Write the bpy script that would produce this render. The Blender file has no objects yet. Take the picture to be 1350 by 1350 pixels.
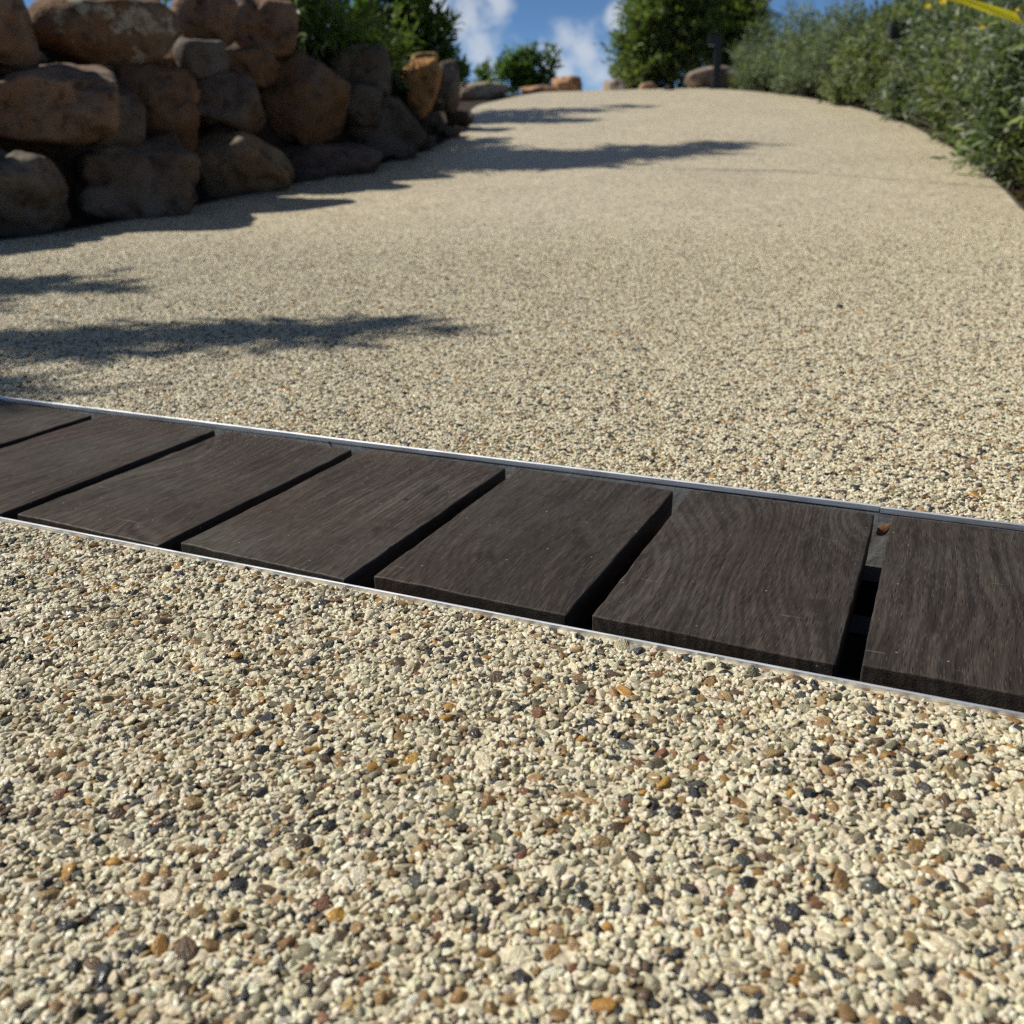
import bpy, bmesh, math, random
import numpy as np
from mathutils import Vector, Matrix, noise

random.seed(7)
rng = np.random.default_rng(11)
scene = bpy.context.scene
C = scene.collection
R = math.radians

# ------------------------------------------------------------------ camera
CAM_H = 0.25
cam_d = bpy.data.cameras.new('camera')
cam = bpy.data.objects.new('camera', cam_d)
C.objects.link(cam)
fwd = Vector((0.0, 0.92770, -0.37332)); rt = Vector((0.99985, -0.00652, -0.01619)); up = rt.cross(fwd)
cam.matrix_world = Matrix(((rt.x, up.x, -fwd.x, 0), (rt.y, up.y, -fwd.y, 0), (rt.z, up.z, -fwd.z, CAM_H), (0, 0, 0, 1)))
cam_d.sensor_width = 36.0
cam_d.lens = 36.0 * 1240 / 1350
cam_d.clip_start = 0.02
cam_d.clip_end = 6000
cam_d.dof.use_dof = True
cam_d.dof.focus_distance = 0.53
cam_d.dof.aperture_fstop = 12.5
scene.camera = cam

# ------------------------------------------------------------------ sun and sky
SUN_EL = R(46)
to_sun = Vector((-0.985 * math.cos(SUN_EL), 0.17 * math.cos(SUN_EL), math.sin(SUN_EL))).normalized()
sun_d = bpy.data.lights.new('sun', 'SUN')
sun_d.energy = 4.9
sun_d.angle = R(0.8)
sun_d.color = (1.0, 0.96, 0.85)
sun = bpy.data.objects.new('sun', sun_d)
C.objects.link(sun)
sun.rotation_euler = (-to_sun).to_track_quat('-Z', 'Y').to_euler()
sun.location = (-6, 1, 6)

world = bpy.data.worlds.new('World')
scene.world = world
world.use_nodes = True
wn, wl = world.node_tree.nodes, world.node_tree.links
wn.clear()
SKY_STRENGTH = 0.079
sky = wn.new('ShaderNodeTexSky')
sky.sky_type = 'NISHITA'
sky.sun_disc = False
sky.sun_elevation = SUN_EL
sky.sun_rotation = math.atan2(to_sun.x, to_sun.y)
sky.altitude = 0
sky.air_density = 0.35
sky.dust_density = 0.0
sky.ozone_density = 1.0
tc = wn.new('ShaderNodeTexCoord')
hsv = wn.new('ShaderNodeHueSaturation')
hsv.inputs['Saturation'].default_value = 0.92
hsv.inputs['Value'].default_value = 1.0
tint = wn.new('ShaderNodeMix'); tint.data_type = 'RGBA'; tint.blend_type = 'MULTIPLY'; tint.inputs['Factor'].default_value = 1.0
wl.new(sky.outputs[0], tint.inputs['A']); tint.inputs['B'].default_value = (0.55, 0.92, 1.14, 1)
wl.new(tint.outputs['Result'], hsv.inputs['Color'])
# cumulus clouds in view, unseen ones added below for neutral fill: (direction, radius)
clouds = [((-0.066, 0.9917, 0.112), 0.034), ((-0.030, 0.9945, 0.104), 0.034), ((-0.006, 0.9936, 0.118), 0.020),
          ((0.0512, 0.997, 0.056), 0.030), ((0.0740, 0.9948, 0.072), 0.034), ((0.0947, 0.9941, 0.052), 0.030),
          ((0.1054, 0.9894, 0.0998), 0.019), ((-0.02, 0.995, 0.075), 0.03)]
crng = random.Random(5)
for k in range(15):  # unseen clouds across the dome, added to neutralise the blue fill
    a = R(crng.uniform(0, 360)); e = math.asin(crng.uniform(0.05, 0.95))
    if abs((a + math.pi) % (2 * math.pi) - math.pi) < R(40) and e < R(16): continue
    clouds.append(((math.sin(a) * math.cos(e), math.cos(a) * math.cos(e), math.sin(e)), crng.uniform(0.08, 0.13) + 0.12 * math.sin(e)))
last = None
for d, r in clouds:
    sb = wn.new('ShaderNodeVectorMath'); sb.operation = 'DISTANCE'
    wl.new(tc.outputs['Generated'], sb.inputs[0]); sb.inputs[1].default_value = d
    mm = wn.new('ShaderNodeMath'); mm.operation = 'MULTIPLY_ADD'
    wl.new(sb.outputs['Value'], mm.inputs[0]); mm.inputs[1].default_value = -1.0 / r; mm.inputs[2].default_value = 1.0
    if last is None:
        last = mm
    else:
        mx = wn.new('ShaderNodeMath'); mx.operation = 'MAXIMUM'
        wl.new(last.outputs[0], mx.inputs[0]); wl.new(mm.outputs[0], mx.inputs[1]); last = mx
cn = wn.new('ShaderNodeTexNoise')
cn.inputs['Scale'].default_value = 34; cn.inputs['Detail'].default_value = 6; cn.inputs['Roughness'].default_value = 0.55
wl.new(tc.outputs['Generated'], cn.inputs['Vector'])
ca = wn.new('ShaderNodeMath'); ca.operation = 'MULTIPLY_ADD'
wl.new(cn.outputs['Fac'], ca.inputs[0]); ca.inputs[1].default_value = 2.2; wl.new(last.outputs[0], ca.inputs[2])
cr = wn.new('ShaderNodeMapRange'); cr.interpolation_type = 'SMOOTHSTEP'
wl.new(ca.outputs[0], cr.inputs['Value'])
for nm, v in (('From Min', 1.0), ('From Max', 2.0), ('To Min', 0.0), ('To Max', 0.8)):
    cr.inputs[nm].default_value = v
sk = wn.new('ShaderNodeVectorMath'); sk.operation = 'SCALE'
wl.new(hsv.outputs[0], sk.inputs[0]); sk.inputs['Scale'].default_value = SKY_STRENGTH
cm = wn.new('ShaderNodeMix'); cm.data_type = 'RGBA'
wl.new(cr.outputs['Result'], cm.inputs['Factor']); wl.new(sk.outputs[0], cm.inputs['A'])
cm.inputs['B'].default_value = (0.56, 0.605, 0.67, 1)
bg = wn.new('ShaderNodeBackground'); bg.inputs['Strength'].default_value = 1.0
wl.new(cm.outputs['Result'], bg.inputs['Color'])
wo = wn.new('ShaderNodeOutputWorld'); wl.new(bg.outputs[0], wo.inputs['Surface'])

vs = scene.view_settings
vs.view_transform = 'Standard'; vs.look = 'None'; vs.exposure = 0.12; vs.gamma = 1.0; vs.use_curve_mapping = False
scene.render.engine = 'CYCLES'
scene.cycles.max_bounces = 6
scene.cycles.transparent_max_bounces = 6
scene.cycles.sample_clamp_indirect = 6
scene.cycles.caustics_reflective = False
scene.cycles.use_denoising = False
scene.cycles.filter_width = 1.25

# ------------------------------------------------------------------ helpers
def link(o, parent=None):
    C.objects.link(o)
    if parent is not None:
        o.parent = parent
    return o

def tag(o, label=None, cat=None, group=None, kind=None):
    for k, v in (('label', label), ('category', cat), ('group', group), ('kind', kind)):
        if v: o[k] = v
    return o

def empty(name, loc, rz=0.0):
    o = bpy.data.objects.new(name, None)
    o.empty_display_size = 0.05
    o.location = loc; o.rotation_euler = (0, 0, rz)
    return link(o)

def mesh_obj(name, verts, faces, mat, parent=None, smooth=False):
    me = bpy.data.meshes.new(name)
    me.from_pydata([tuple(v) for v in verts], [], [tuple(f) for f in faces])
    me.materials.append(mat)
    if smooth:
        me.polygons.foreach_set('use_smooth', np.ones(len(me.polygons), bool))
    me.update()
    return link(bpy.data.objects.new(name, me), parent)

def bm_obj(name, bm, mat, parent=None, smooth=False):
    me = bpy.data.meshes.new(name)
    bm.to_mesh(me); bm.free()
    me.materials.append(mat)
    if smooth:
        me.polygons.foreach_set('use_smooth', np.ones(len(me.polygons), bool))
    me.update()
    return link(bpy.data.objects.new(name, me), parent)

def box_bm(bm, x0, x1, y0, y1, z0, z1):
    r = bmesh.ops.create_cube(bm, size=1.0)['verts']
    for v in r:
        v.co = Vector(((x0 + x1) / 2 + v.co.x * (x1 - x0), (y0 + y1) / 2 + v.co.y * (y1 - y0), (z0 + z1) / 2 + v.co.z * (z1 - z0)))
    return r

class NT:
    """small node-tree builder"""
    def __init__(self, name):
        self.m = bpy.data.materials.new(name); self.m.use_nodes = True
        self.n = self.m.node_tree.nodes; self.l = self.m.node_tree.links
        self.n.clear()
        self.out = self.n.new('ShaderNodeOutputMaterial')
    def add(self, t, ins=None, **props):
        nd = self.n.new(t)
        for k, v in props.items(): setattr(nd, k, v)
        for k, v in (ins or {}).items():
            if isinstance(v, bpy.types.NodeSocket): self.l.new(v, nd.inputs[k])
            else: nd.inputs[k].default_value = v
        return nd
    def noise(self, vec, scale, detail=4, rough=0.55, dist=0.0):
        return self.add('ShaderNodeTexNoise', {'Vector': vec, 'Scale': scale, 'Detail': detail, 'Roughness': rough, 'Distortion': dist})
    def ramp(self, fac, stops, interp='LINEAR'):
        r = self.add('ShaderNodeValToRGB', {'Fac': fac})
        e = r.color_ramp; e.interpolation = interp
        while len(e.elements) < len(stops): e.elements.new(0.5)
        for el, (p, c) in zip(e.elements, stops):
            el.position = p
            el.color = (c, c, c, 1) if not isinstance(c, tuple) else (*c, 1)
        return r.outputs['Color']
    def mix(self, fac, a, b, mode='MIX'):
        m = self.add('ShaderNodeMix', data_type='RGBA', blend_type=mode)
        for k, v in ((0, fac), (6, a), (7, b)):
            if isinstance(v, bpy.types.NodeSocket): self.l.new(v, m.inputs[k])
            else: m.inputs[k].default_value = v if k == 0 else (*v, 1)
        return m.outputs[2]
    def math(self, op, a, b=0.0, c=0.0):
        m = self.add('ShaderNodeMath', operation=op)
        for i, v in enumerate((a, b, c)):
            if isinstance(v, bpy.types.NodeSocket): self.l.new(v, m.inputs[i])
            else: m.inputs[i].default_value = v
        return m.outputs[0]
    def vmath(self, op, a, b=(0, 0, 0)):
        m = self.add('ShaderNodeVectorMath', operation=op)
        for i, v in enumerate((a, b)):
            if isinstance(v, bpy.types.NodeSocket): self.l.new(v, m.inputs[i])
            else: m.inputs[i].default_value = v
        return m.outputs[0]
    def bump(self, h, strength=0.5, dist=0.01, normal=None):
        ins = {'Height': h, 'Strength': strength, 'Distance': dist}
        if normal is not None: ins['Normal'] = normal
        return self.add('ShaderNodeBump', ins).outputs[0]
    def pbr(self, **ins):
        b = self.add('ShaderNodeBsdfPrincipled')
        for k, v in ins.items():
            k = k.replace('_', ' ')
            if isinstance(v, bpy.types.NodeSocket): self.l.new(v, b.inputs[k])
            else: b.inputs[k].default_value = (*v, 1) if isinstance(v, tuple) and len(v) == 3 and 'Color' in k else v
        self.l.new(b.outputs[0], self.out.inputs['Surface'])
        return b

# ------------------------------------------------------------------ materials
CREAM = (0.66, 0.585, 0.44)
def mat_pebble():
    t = NT('pebble')
    at = t.add('ShaderNodeAttribute', attribute_type='INSTANCER', attribute_name='pcol')
    co = t.add('ShaderNodeTexCoord').outputs['Object']
    oi = t.add('ShaderNodeObjectInfo').outputs['Random']
    v = t.vmath('ADD', co, t.add('ShaderNodeCombineXYZ', {'X': t.math('MULTIPLY', oi, 37.0), 'Y': t.math('MULTIPLY', oi, 91.0)}).outputs[0])
    n = t.noise(v, 1.6, 3, 0.6).outputs['Fac']
    col = t.mix(1.0, at.outputs['Color'], t.ramp(n, [(0.3, 0.72), (0.7, 1.18)]), 'MULTIPLY')
    n2 = t.noise(v, 5.0, 2).outputs['Fac']
    nb = t.bump(n2, 0.35, 0.35)
    t.pbr(Base_Color=col, Roughness=t.ramp(n, [(0.3, 0.30), (0.7, 0.55)]), Normal=nb, Coat_Weight=0.30, Coat_Roughness=0.22)
    return t.m

def mat_path():
    """resin-bound gravel seen from too far to tell the stones apart; also the binder between the near stones"""
    t = NT('resin_bound_gravel')
    co = t.add('ShaderNodeTexCoord').outputs['Object']
    vo = t.add('ShaderNodeTexVoronoi', {'Vector': co, 'Scale': 250.0, 'Randomness': 1.0}, feature='F1')
    sep = t.add('ShaderNodeSeparateColor', {'Color': vo.outputs['Color']})
    pal = t.ramp(sep.outputs[0], [(0.0, (0.05, 0.05, 0.05)), (0.07, (0.16, 0.09, 0.05)), (0.12, (0.34, 0.22, 0.12)), (0.18, (0.36, 0.33, 0.27)),
                                  (0.26, (0.68, 0.59, 0.425)), (0.62, (0.74, 0.65, 0.475)), (0.8, (0.61, 0.52, 0.37))], 'CONSTANT')
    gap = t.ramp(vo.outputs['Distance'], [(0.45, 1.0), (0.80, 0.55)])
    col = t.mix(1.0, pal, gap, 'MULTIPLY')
    big = t.noise(co, 2.2, 4, 0.6).outputs['Fac']
    col = t.mix(1.0, col, t.ramp(big, [(0.3, 0.9), (0.7, 1.06)]), 'MULTIPLY')
    clump = t.noise(co, 28.0, 3, 0.6).outputs['Fac']
    col = t.mix(1.0, col, t.ramp(clump, [(0.3, 0.80), (0.7, 1.14)]), 'MULTIPLY')
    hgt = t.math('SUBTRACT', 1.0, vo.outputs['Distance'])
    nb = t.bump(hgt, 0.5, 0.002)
    t.pbr(Base_Color=col, Roughness=0.5, Normal=nb, Specular_IOR_Level=0.4)
    return t.m

def mat_timber():
    t = NT('weathered_dark_hardwood')
    co = t.add('ShaderNodeTexCoord').outputs['Object']
    oi = t.add('ShaderNodeObjectInfo').outputs['Random']
    off = t.add('ShaderNodeCombineXYZ', {'X': t.math('MULTIPLY', oi, 13.7), 'Y': t.math('MULTIPLY', oi, 57.3), 'Z': t.math('MULTIPLY', oi, 5.1)}).outputs[0]
    p = t.vmath('ADD', co, off)
    sep = t.add('ShaderNodeSeparateXYZ', {'Vector': p})
    X, Y, Z = sep.outputs['X'], sep.outputs['Y'], sep.outputs['Z']
    # growth rings: contour lines of a slowly bending field
    wv = t.noise(t.vmath('MULTIPLY', p, (8.5, 3.6, 8.5)), 1.0, 1.0, 0.4).outputs['Fac']
    fine = t.noise(t.vmath('MULTIPLY', p, (60.0, 14.0, 60.0)), 1.0, 2.0, 0.5).outputs['Fac']
    field = t.math('ADD', t.math('ADD', X, t.math('MULTIPLY', wv, 0.17)), t.math('MULTIPLY', fine, 0.0035))
    ring = t.math('SINE', t.math('MULTIPLY', field, 1150.0))
    ring2 = t.math('SINE', t.math('MULTIPLY', field, 410.0))
    # straight fibre running the length of the board
    wob = t.noise(t.vmath('MULTIPLY', p, (12.0, 6.0, 12.0)), 1.0, 1.0, 0.5).outputs['Fac']
    u = t.math('ADD', X, t.math('MULTIPLY', wob, 0.020))
    g = t.add('ShaderNodeCombineXYZ', {'X': u, 'Y': t.math('MULTIPLY', Y, 0.055), 'Z': t.math('MULTIPLY', Z, 0.8)}).outputs[0]
    streak = t.noise(g, 170.0, 4, 0.62).outputs['Fac']
    fib = t.noise(g, 1250.0, 2, 0.6).outputs['Fac']
    g2 = t.add('ShaderNodeCombineXYZ', {'X': u, 'Y': t.math('MULTIPLY', Y, 0.085), 'Z': Z}).outputs[0]
    po = t.add('ShaderNodeTexVoronoi', {'Vector': g2, 'Scale': 900.0, 'Randomness': 1.0}, feature='F1').outputs['Distance']
    pore = t.ramp(po, [(0.14, 1.0), (0.26, 0.0)])
    po2 = t.add('ShaderNodeTexVoronoi', {'Vector': t.vmath('ADD', g2, (3.3, 1.7, 0.0)), 'Scale': 640.0, 'Randomness': 1.0}, feature='F1').outputs['Distance']
    dpore = t.ramp(po2, [(0.13, 1.0), (0.22, 0.0)])
    patch = t.noise(p, 11.0, 4, 0.6).outputs['Fac']
    red = t.noise(t.vmath('ADD', p, (7.0, 2.0, 0.0)), 8.0, 2, 0.5).outputs['Fac']
    base = t.mix(t.ramp(streak, [(0.30, 0.0), (0.70, 1.0)]), (0.021, 0.0165, 0.0140), (0.056, 0.0455, 0.0385))
    base = t.mix(t.ramp(patch, [(0.45, 0.0), (0.72, 0.7)]), base, (0.070, 0.066, 0.058))
    base = t.mix(t.ramp(red, [(0.48, 0.0), (0.70, 0.55)]), base, (0.052, 0.033, 0.025))
    rfade = t.ramp(t.noise(t.vmath('ADD', p, (1.0, 9.0, 4.0)), 9.0, 2, 0.5).outputs['Fac'], [(0.38, 0.05), (0.62, 1.0)])
    rr = t.math('MULTIPLY_ADD', t.math('ADD', t.math('MULTIPLY', ring, 0.55), t.math('MULTIPLY', ring2, 0.45)), 0.5, 0.5)
    base = t.mix(rfade, base, t.mix(1.0, base, t.ramp(rr, [(0.12, 0.66), (0.85, 1.34)]), 'MULTIPLY'))
    base = t.mix(1.0, base, t.ramp(fib, [(0.34, 0.66), (0.66, 1.30)]), 'MULTIPLY')
    base = t.mix(t.math('MULTIPLY', pore, 0.40), base, (0.135, 0.118, 0.100))
    base = t.mix(t.math('MULTIPLY', dpore, 0.65), base, (0.010, 0.008, 0.007))
    base = t.mix(1.0, base, t.ramp(oi, [(0.0, (0.92, 0.885, 0.85)), (0.5, (1.14, 1.08, 1.02)), (1.0, (1.46, 1.41, 1.32))]), 'MULTIPLY')
    # dark knots, pale dust specks, scuffs across the grain
    blot = t.noise(t.vmath('MULTIPLY', p, (1.0, 0.45, 1.0)), 60.0, 3, 0.55).outputs['Fac']
    base = t.mix(t.ramp(blot, [(0.62, 0.0), (0.70, 0.6)]), base, (0.016, 0.012, 0.010))
    sp = t.add('ShaderNodeTexVoronoi', {'Vector': p, 'Scale': 22.0, 'Randomness': 1.0}, feature='F1').outputs['Distance']
    base = t.mix(t.ramp(sp, [(0.04, 0.85), (0.075, 0.0)]), base, (0.010, 0.009, 0.008))
    ds = t.add('ShaderNodeTexVoronoi', {'Vector': t.vmath('ADD', p, (5.0, 5.0, 5.0)), 'Scale': 75.0, 'Randomness': 1.0}, feature='F1').outputs['Distance']
    base = t.mix(t.ramp(ds, [(0.035, 0.7), (0.055, 0.0)]), base, (0.30, 0.27, 0.22))
    sc = t.noise(t.vmath('MULTIPLY', p, (1.0, 8.0, 1.0)), 26.0, 3, 0.6).outputs['Fac']
    base = t.mix(t.ramp(sc, [(0.70, 0.0), (0.74, 0.38)]), base, (0.17, 0.158, 0.14))
    hgt = t.math('ADD', t.math('MULTIPLY', fib, 0.5), t.math('ADD', t.math('MULTIPLY', streak, 0.6), t.math('MULTIPLY', dpore, -0.7)))
    nb = t.bump(hgt, 0.6, 0.0008)
    t.pbr(Base_Color=base, Roughness=t.ramp(streak, [(0.3, 0.66), (0.7, 0.50)]), Normal=nb, Specular_IOR_Level=0.22)
    return t.m

def mat_metal(name, col, rough, met=1.0):
    t = NT(name)
    co = t.add('ShaderNodeTexCoord').outputs['Object']
    n = t.noise(t.vmath('MULTIPLY', co, (2.0, 40.0, 40.0)), 18.0, 4, 0.6).outputs['Fac']
    sm = t.noise(co, 35.0, 4, 0.65).outputs['Fac']
    c = t.mix(t.ramp(sm, [(0.48, 0.0), (0.72, 0.7)]), col, tuple(v * 0.62 for v in col))
    t.pbr(Base_Color=c, Metallic=met, Roughness=t.ramp(n, [(0.3, rough - 0.06), (0.7, rough + 0.12)]), Normal=t.bump(n, 0.15, 0.0006))
    return t.m

def mat_rock():
    t = NT('sandstone_boulder')
    co = t.add('ShaderNodeTexCoord').outputs['Object']
    oi = t.add('ShaderNodeObjectInfo')
    rnd = oi.outputs['Random']
    p = t.vmath('ADD', co, t.add('ShaderNodeCombineXYZ', {'X': t.math('MULTIPLY', rnd, 31.0), 'Y': t.math('MULTIPLY', rnd, 57.0), 'Z': t.math('MULTIPLY', rnd, 13.0)}).outputs[0])
    a = t.noise(p, 7.0, 5, 0.62).outputs['Fac']
    b = t.noise(p, 24.0, 5, 0.65).outputs['Fac']
    w = t.noise(p, 4.0, 3, 0.5, 0.8).outputs['Fac']
    tint = oi.outputs['Color']
    c = t.mix(t.ramp(a, [(0.35, 0.0), (0.68, 1.0)]), t.mix(1.0, tint, (0.62, 0.50, 0.42), 'MULTIPLY'), tint)
    c = t.mix(t.ramp(w, [(0.54, 0.0), (0.68, 0.7)]), c, (0.15, 0.13, 0.11))
    c = t.mix(t.ramp(b, [(0.33, 0.85), (0.49, 0.0)]), c, (0.035, 0.025, 0.02))
    li = t.noise(p, 5.5, 5, 0.7).outputs['Fac']
    alpha = oi.outputs['Alpha']
    lich = t.math('MULTIPLY', t.ramp(li, [(0.52, 0.0), (0.58, 0.85)]), t.math('SUBTRACT', 1.0, alpha))
    c = t.mix(lich, c, (0.36, 0.33, 0.25))
    hgt = t.math('ADD', t.math('MULTIPLY', a, 0.6), t.math('MULTIPLY', b, 0.5))
    t.pbr(Base_Color=c, Roughness=0.85, Normal=t.bump(hgt, 0.9, 0.02), Specular_IOR_Level=0.25)
    return t.m

def mat_soil():
    t = NT('dark_mulch_soil')
    co = t.add('ShaderNodeTexCoord').outputs['Object']
    a = t.noise(co, 3.0, 5, 0.6).outputs['Fac']
    b = t.noise(co, 55.0, 4, 0.65).outputs['Fac']
    c = t.mix(a, (0.035, 0.024, 0.017), (0.085, 0.060, 0.042))
    c = t.mix(1.0, c, t.ramp(b, [(0.3, 0.5), (0.7, 1.5)]), 'MULTIPLY')
    t.pbr(Base_Color=c, Roughness=0.95, Normal=t.bump(b, 1.0, 0.03), Specular_IOR_Level=0.2)
    return t.m

def mat_leaf():
    t = NT('leaf')
    at = t.add('ShaderNodeAttribute', attribute_type='GEOMETRY', attribute_name='lcol').outputs['Color']
    d = t.add('ShaderNodeBsdfPrincipled', {'Base Color': at, 'Roughness': 0.48, 'Specular IOR Level': 0.4})
    tr = t.add('ShaderNodeBsdfTranslucent', {'Color': t.mix(1.0, at, (1.5, 1.7, 0.6), 'MULTIPLY')})
    mx = t.add('ShaderNodeMixShader', {0: 0.36, 1: d.outputs[0], 2: tr.outputs[0]})
    t.l.new(mx.outputs[0], t.out.inputs['Surface'])
    return t.m

def mat_plain(name, col, rough=0.6, var=0.25, scale=30.0, **kw):
    t = NT(name)
    co = t.add('ShaderNodeTexCoord').outputs['Object']
    n = t.noise(co, scale, 4, 0.6).outputs['Fac']
    c = t.mix(1.0, col, t.ramp(n, [(0.3, 1.0 - var), (0.7, 1.0 + var)]), 'MULTIPLY')
    t.pbr(Base_Color=c, Roughness=rough, Normal=t.bump(n, 0.3, 0.004), **kw)
    return t.m

M_pebble = mat_pebble(); M_path = mat_path(); M_timber = mat_timber()
M_alu = mat_metal('brushed_aluminium', (0.86, 0.865, 0.87), 0.46, 0.8)
M_rail = mat_metal('dull_grey_steel', (0.05, 0.055, 0.065), 0.6, 0.3)
M_side_shade = mat_plain('shade_grey_steel', (0.30, 0.30, 0.30), 0.5, 0.2, 60)  # grey stands in for shade on the trim's inner face
M_rock = mat_rock(); M_soil = mat_soil(); M_leaf = mat_leaf()
M_bark = mat_plain('bark', (0.085, 0.062, 0.045), 0.9, 0.4, 40)
M_stem = mat_plain('green_brown_stem', (0.10, 0.085, 0.05), 0.8, 0.3, 60)
M_black = mat_plain('black_powder_coat', (0.012, 0.013, 0.016), 0.45, 0.15, 80)
M_concrete = mat_plain('channel_concrete', (0.10, 0.10, 0.10), 0.9, 0.3, 40)
M_petal = mat_plain('yellow_petal', (0.78, 0.56, 0.03), 0.6, 0.15, 90)
M_deadleaf = mat_plain('dry_brown_leaf', (0.20, 0.085, 0.035), 0.6, 0.4, 120)
M_stake = mat_plain('pale_timber_stake', (0.35, 0.25, 0.15), 0.8, 0.3, 50)
M_lens = mat_plain('frosted_lamp_lens', (0.5, 0.5, 0.48), 0.4, 0.1, 50)

# ------------------------------------------------------------------ terrain
KN = [(1.0, 0), (4.0, .085), (8.5, .0865), (13.0, -.004), (16, -.05), (22, -.06), (60, -.06), (70, 0)]
_Y = np.linspace(-100, 400, 50001)
_s = np.interp(_Y, [k[0] for k in KN], [k[1] for k in KN]); _s[_Y < 1.0] = 0
_Z = np.concatenate([[0], np.cumsum((_s[1:] + _s[:-1]) / 2 * (_Y[1] - _Y[0]))])
def zt(y): return np.interp(y, _Y, _Z)
LK = [(-3, -2.4), (1.0, -2.2), (1.6, -2.05), (2.0, -1.72), (2.2, -1.42), (2.35, -1.22), (2.56, -1.13), (2.84, -1.02), (3.21, -.9), (3.63, -.74), (4.12, -.52),
      (4.61, -.37), (5.32, -.26), (6.2, -.195), (6.61, -.2), (7.34, -.25), (7.91, -.2), (8.45, -.03), (9.15, .17), (10, .40), (12, 1.0), (16, 1.4)]
RK = [(-3, .9), (0.6, .98), (1.6, 1.08), (2.58, 1.36), (3.13, 1.57), (4.1, 1.87), (4.78, 2.04), (5.52, 2.2), (6.47, 2.33), (7.46, 2.38), (8.27, 2.33), (8.94, 2.21),
      (9.6, 2.08), (10.5, 2.02), (12, 2.2), (16, 2.8)]
def sm_interp(y, K):
    ys = np.array([k[0] for k in K]); xs = np.array([k[1] for k in K])
    acc = 0
    for o in np.linspace(-0.16, 0.16, 7): acc = acc + np.interp(np.asarray(y) + o, ys, xs)
    return acc / 7
def Lx(y): return sm_interp(y, LK)
def Rx(y): return sm_interp(y, RK)

# strip frame: s runs along the strip, d across it
SA = R(-23.76)
AX = np.array([math.cos(SA), math.sin(SA)]); NX = np.array([-math.sin(SA), math.cos(SA)])
D0, D1 = 0.4224, 0.6695
def sd(s, d): return AX * s + NX * d

# ground: one sheet out to the horizon, raised to a bank behind the boulder wall
def grow(a, b, step, far, ratio=1.35):
    core = list(np.arange(a, b + 1e-6, step)); st = step; hi = [core[-1]]; lo = [core[0]]
    while hi[-1] < far: st *= ratio; hi.append(hi[-1] + st); lo.append(lo[-1] - st)
    return np.array(lo[:0:-1] + core + hi[1:])
gx = grow(-4.5, 5.0, 0.1, 3000); gy = grow(-2.0, 14.0, 0.1, 3000)
GX, GY = np.meshgrid(gx, gy)
base = zt(GY) - 0.03
lx, rx = Lx(GY), Rx(GY)
inside = np.minimum(GX - lx, rx - GX)
ins = np.clip((inside - 0.05) / 0.10, 0, 1) * ((GY < 16) & (GY > -2.6))
base = base - 0.17 * ins
dl = lx - GX
sst = lambda x: x * x * (3 - 2 * x)
bank = sst(np.clip((dl - 0.10) / 0.24, 0, 1)) * 0.48 * sst(np.clip((GY - 1.7) / 0.5, 0, 1)) * (1 - sst(np.clip((GY - 5.0) / 1.8, 0, 1)))
bank *= (1 - sst(np.clip((dl - 3) / 2.5, 0, 1)))
bank += sst(np.clip((GX - rx - 0.35) / 0.6, 0, 1)) * 0.16 * sst(np.clip((GY - 5.5) / 1.5, 0, 1)) * (1 - sst(np.clip((GY - 11.5) / 3, 0, 1))) * (1 - sst(np.clip((GX - rx - 4) / 3, 0, 1)))
hz = np.array([[noise.fractal(Vector((x * 1.3, y * 1.3, 0)), 1.0, 2.0, 3) if abs(x) < 8 and -5 < y < 20 else 0 for x in gx] for y in gy])
GZ = base + bank + hz * 0.02 * (1 - ins)
nxg, nyg = len(gx), len(gy)
idx = np.arange(nxg * nyg).reshape(nyg, nxg)
faces = np.stack([idx[:-1, :-1], idx[:-1, 1:], idx[1:, 1:], idx[1:, :-1]], -1).reshape(-1, 4)
ground = mesh_obj('ground', np.stack([GX, GY, GZ], -1).reshape(-1, 3), faces, M_soil, smooth=True)
ground['kind'] = 'structure'

# path: resin-bound gravel slab, cut by the timber strip
bm = bmesh.new()
ys = np.concatenate([np.arange(-2.6, 9.0, 0.05), np.arange(9.0, 16.01, 0.1)])
NU = 40
grid = []
for y in ys:
    l, r = float(Lx(y)), float(Rx(y)); z = float(zt(y)) - 0.0007
    grid.append([bm.verts.new((l + (r - l) * k / NU, y, z)) for k in range(NU + 1)])
for a, b in zip(grid[:-1], grid[1:]):
    for k in range(NU): bm.faces.new((a[k], a[k + 1], b[k + 1], b[k]))
n3 = Vector((NX[0], NX[1], 0))
for dd in (D0, D1):
    bmesh.ops.bisect_plane(bm, geom=bm.verts[:] + bm.edges[:] + bm.faces[:], plane_co=n3 * dd, plane_no=n3)
kill = [f for f in bm.faces if D0 + 1e-4 < f.calc_center_median().dot(n3) < D1 - 1e-4]
bmesh.ops.delete(bm, geom=kill, context='FACES')
edges = [e for e in bm.edges if e.is_boundary]
r = bmesh.ops.extrude_edge_only(bm, edges=edges)
for v in [g for g in r['geom'] if isinstance(g, bmesh.types.BMVert)]: v.co.z -= 0.055
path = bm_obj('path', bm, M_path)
path['kind'] = 'structure'
path['label'] = 'cream resin-bound gravel path climbing away between boulders and hedge'

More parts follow.
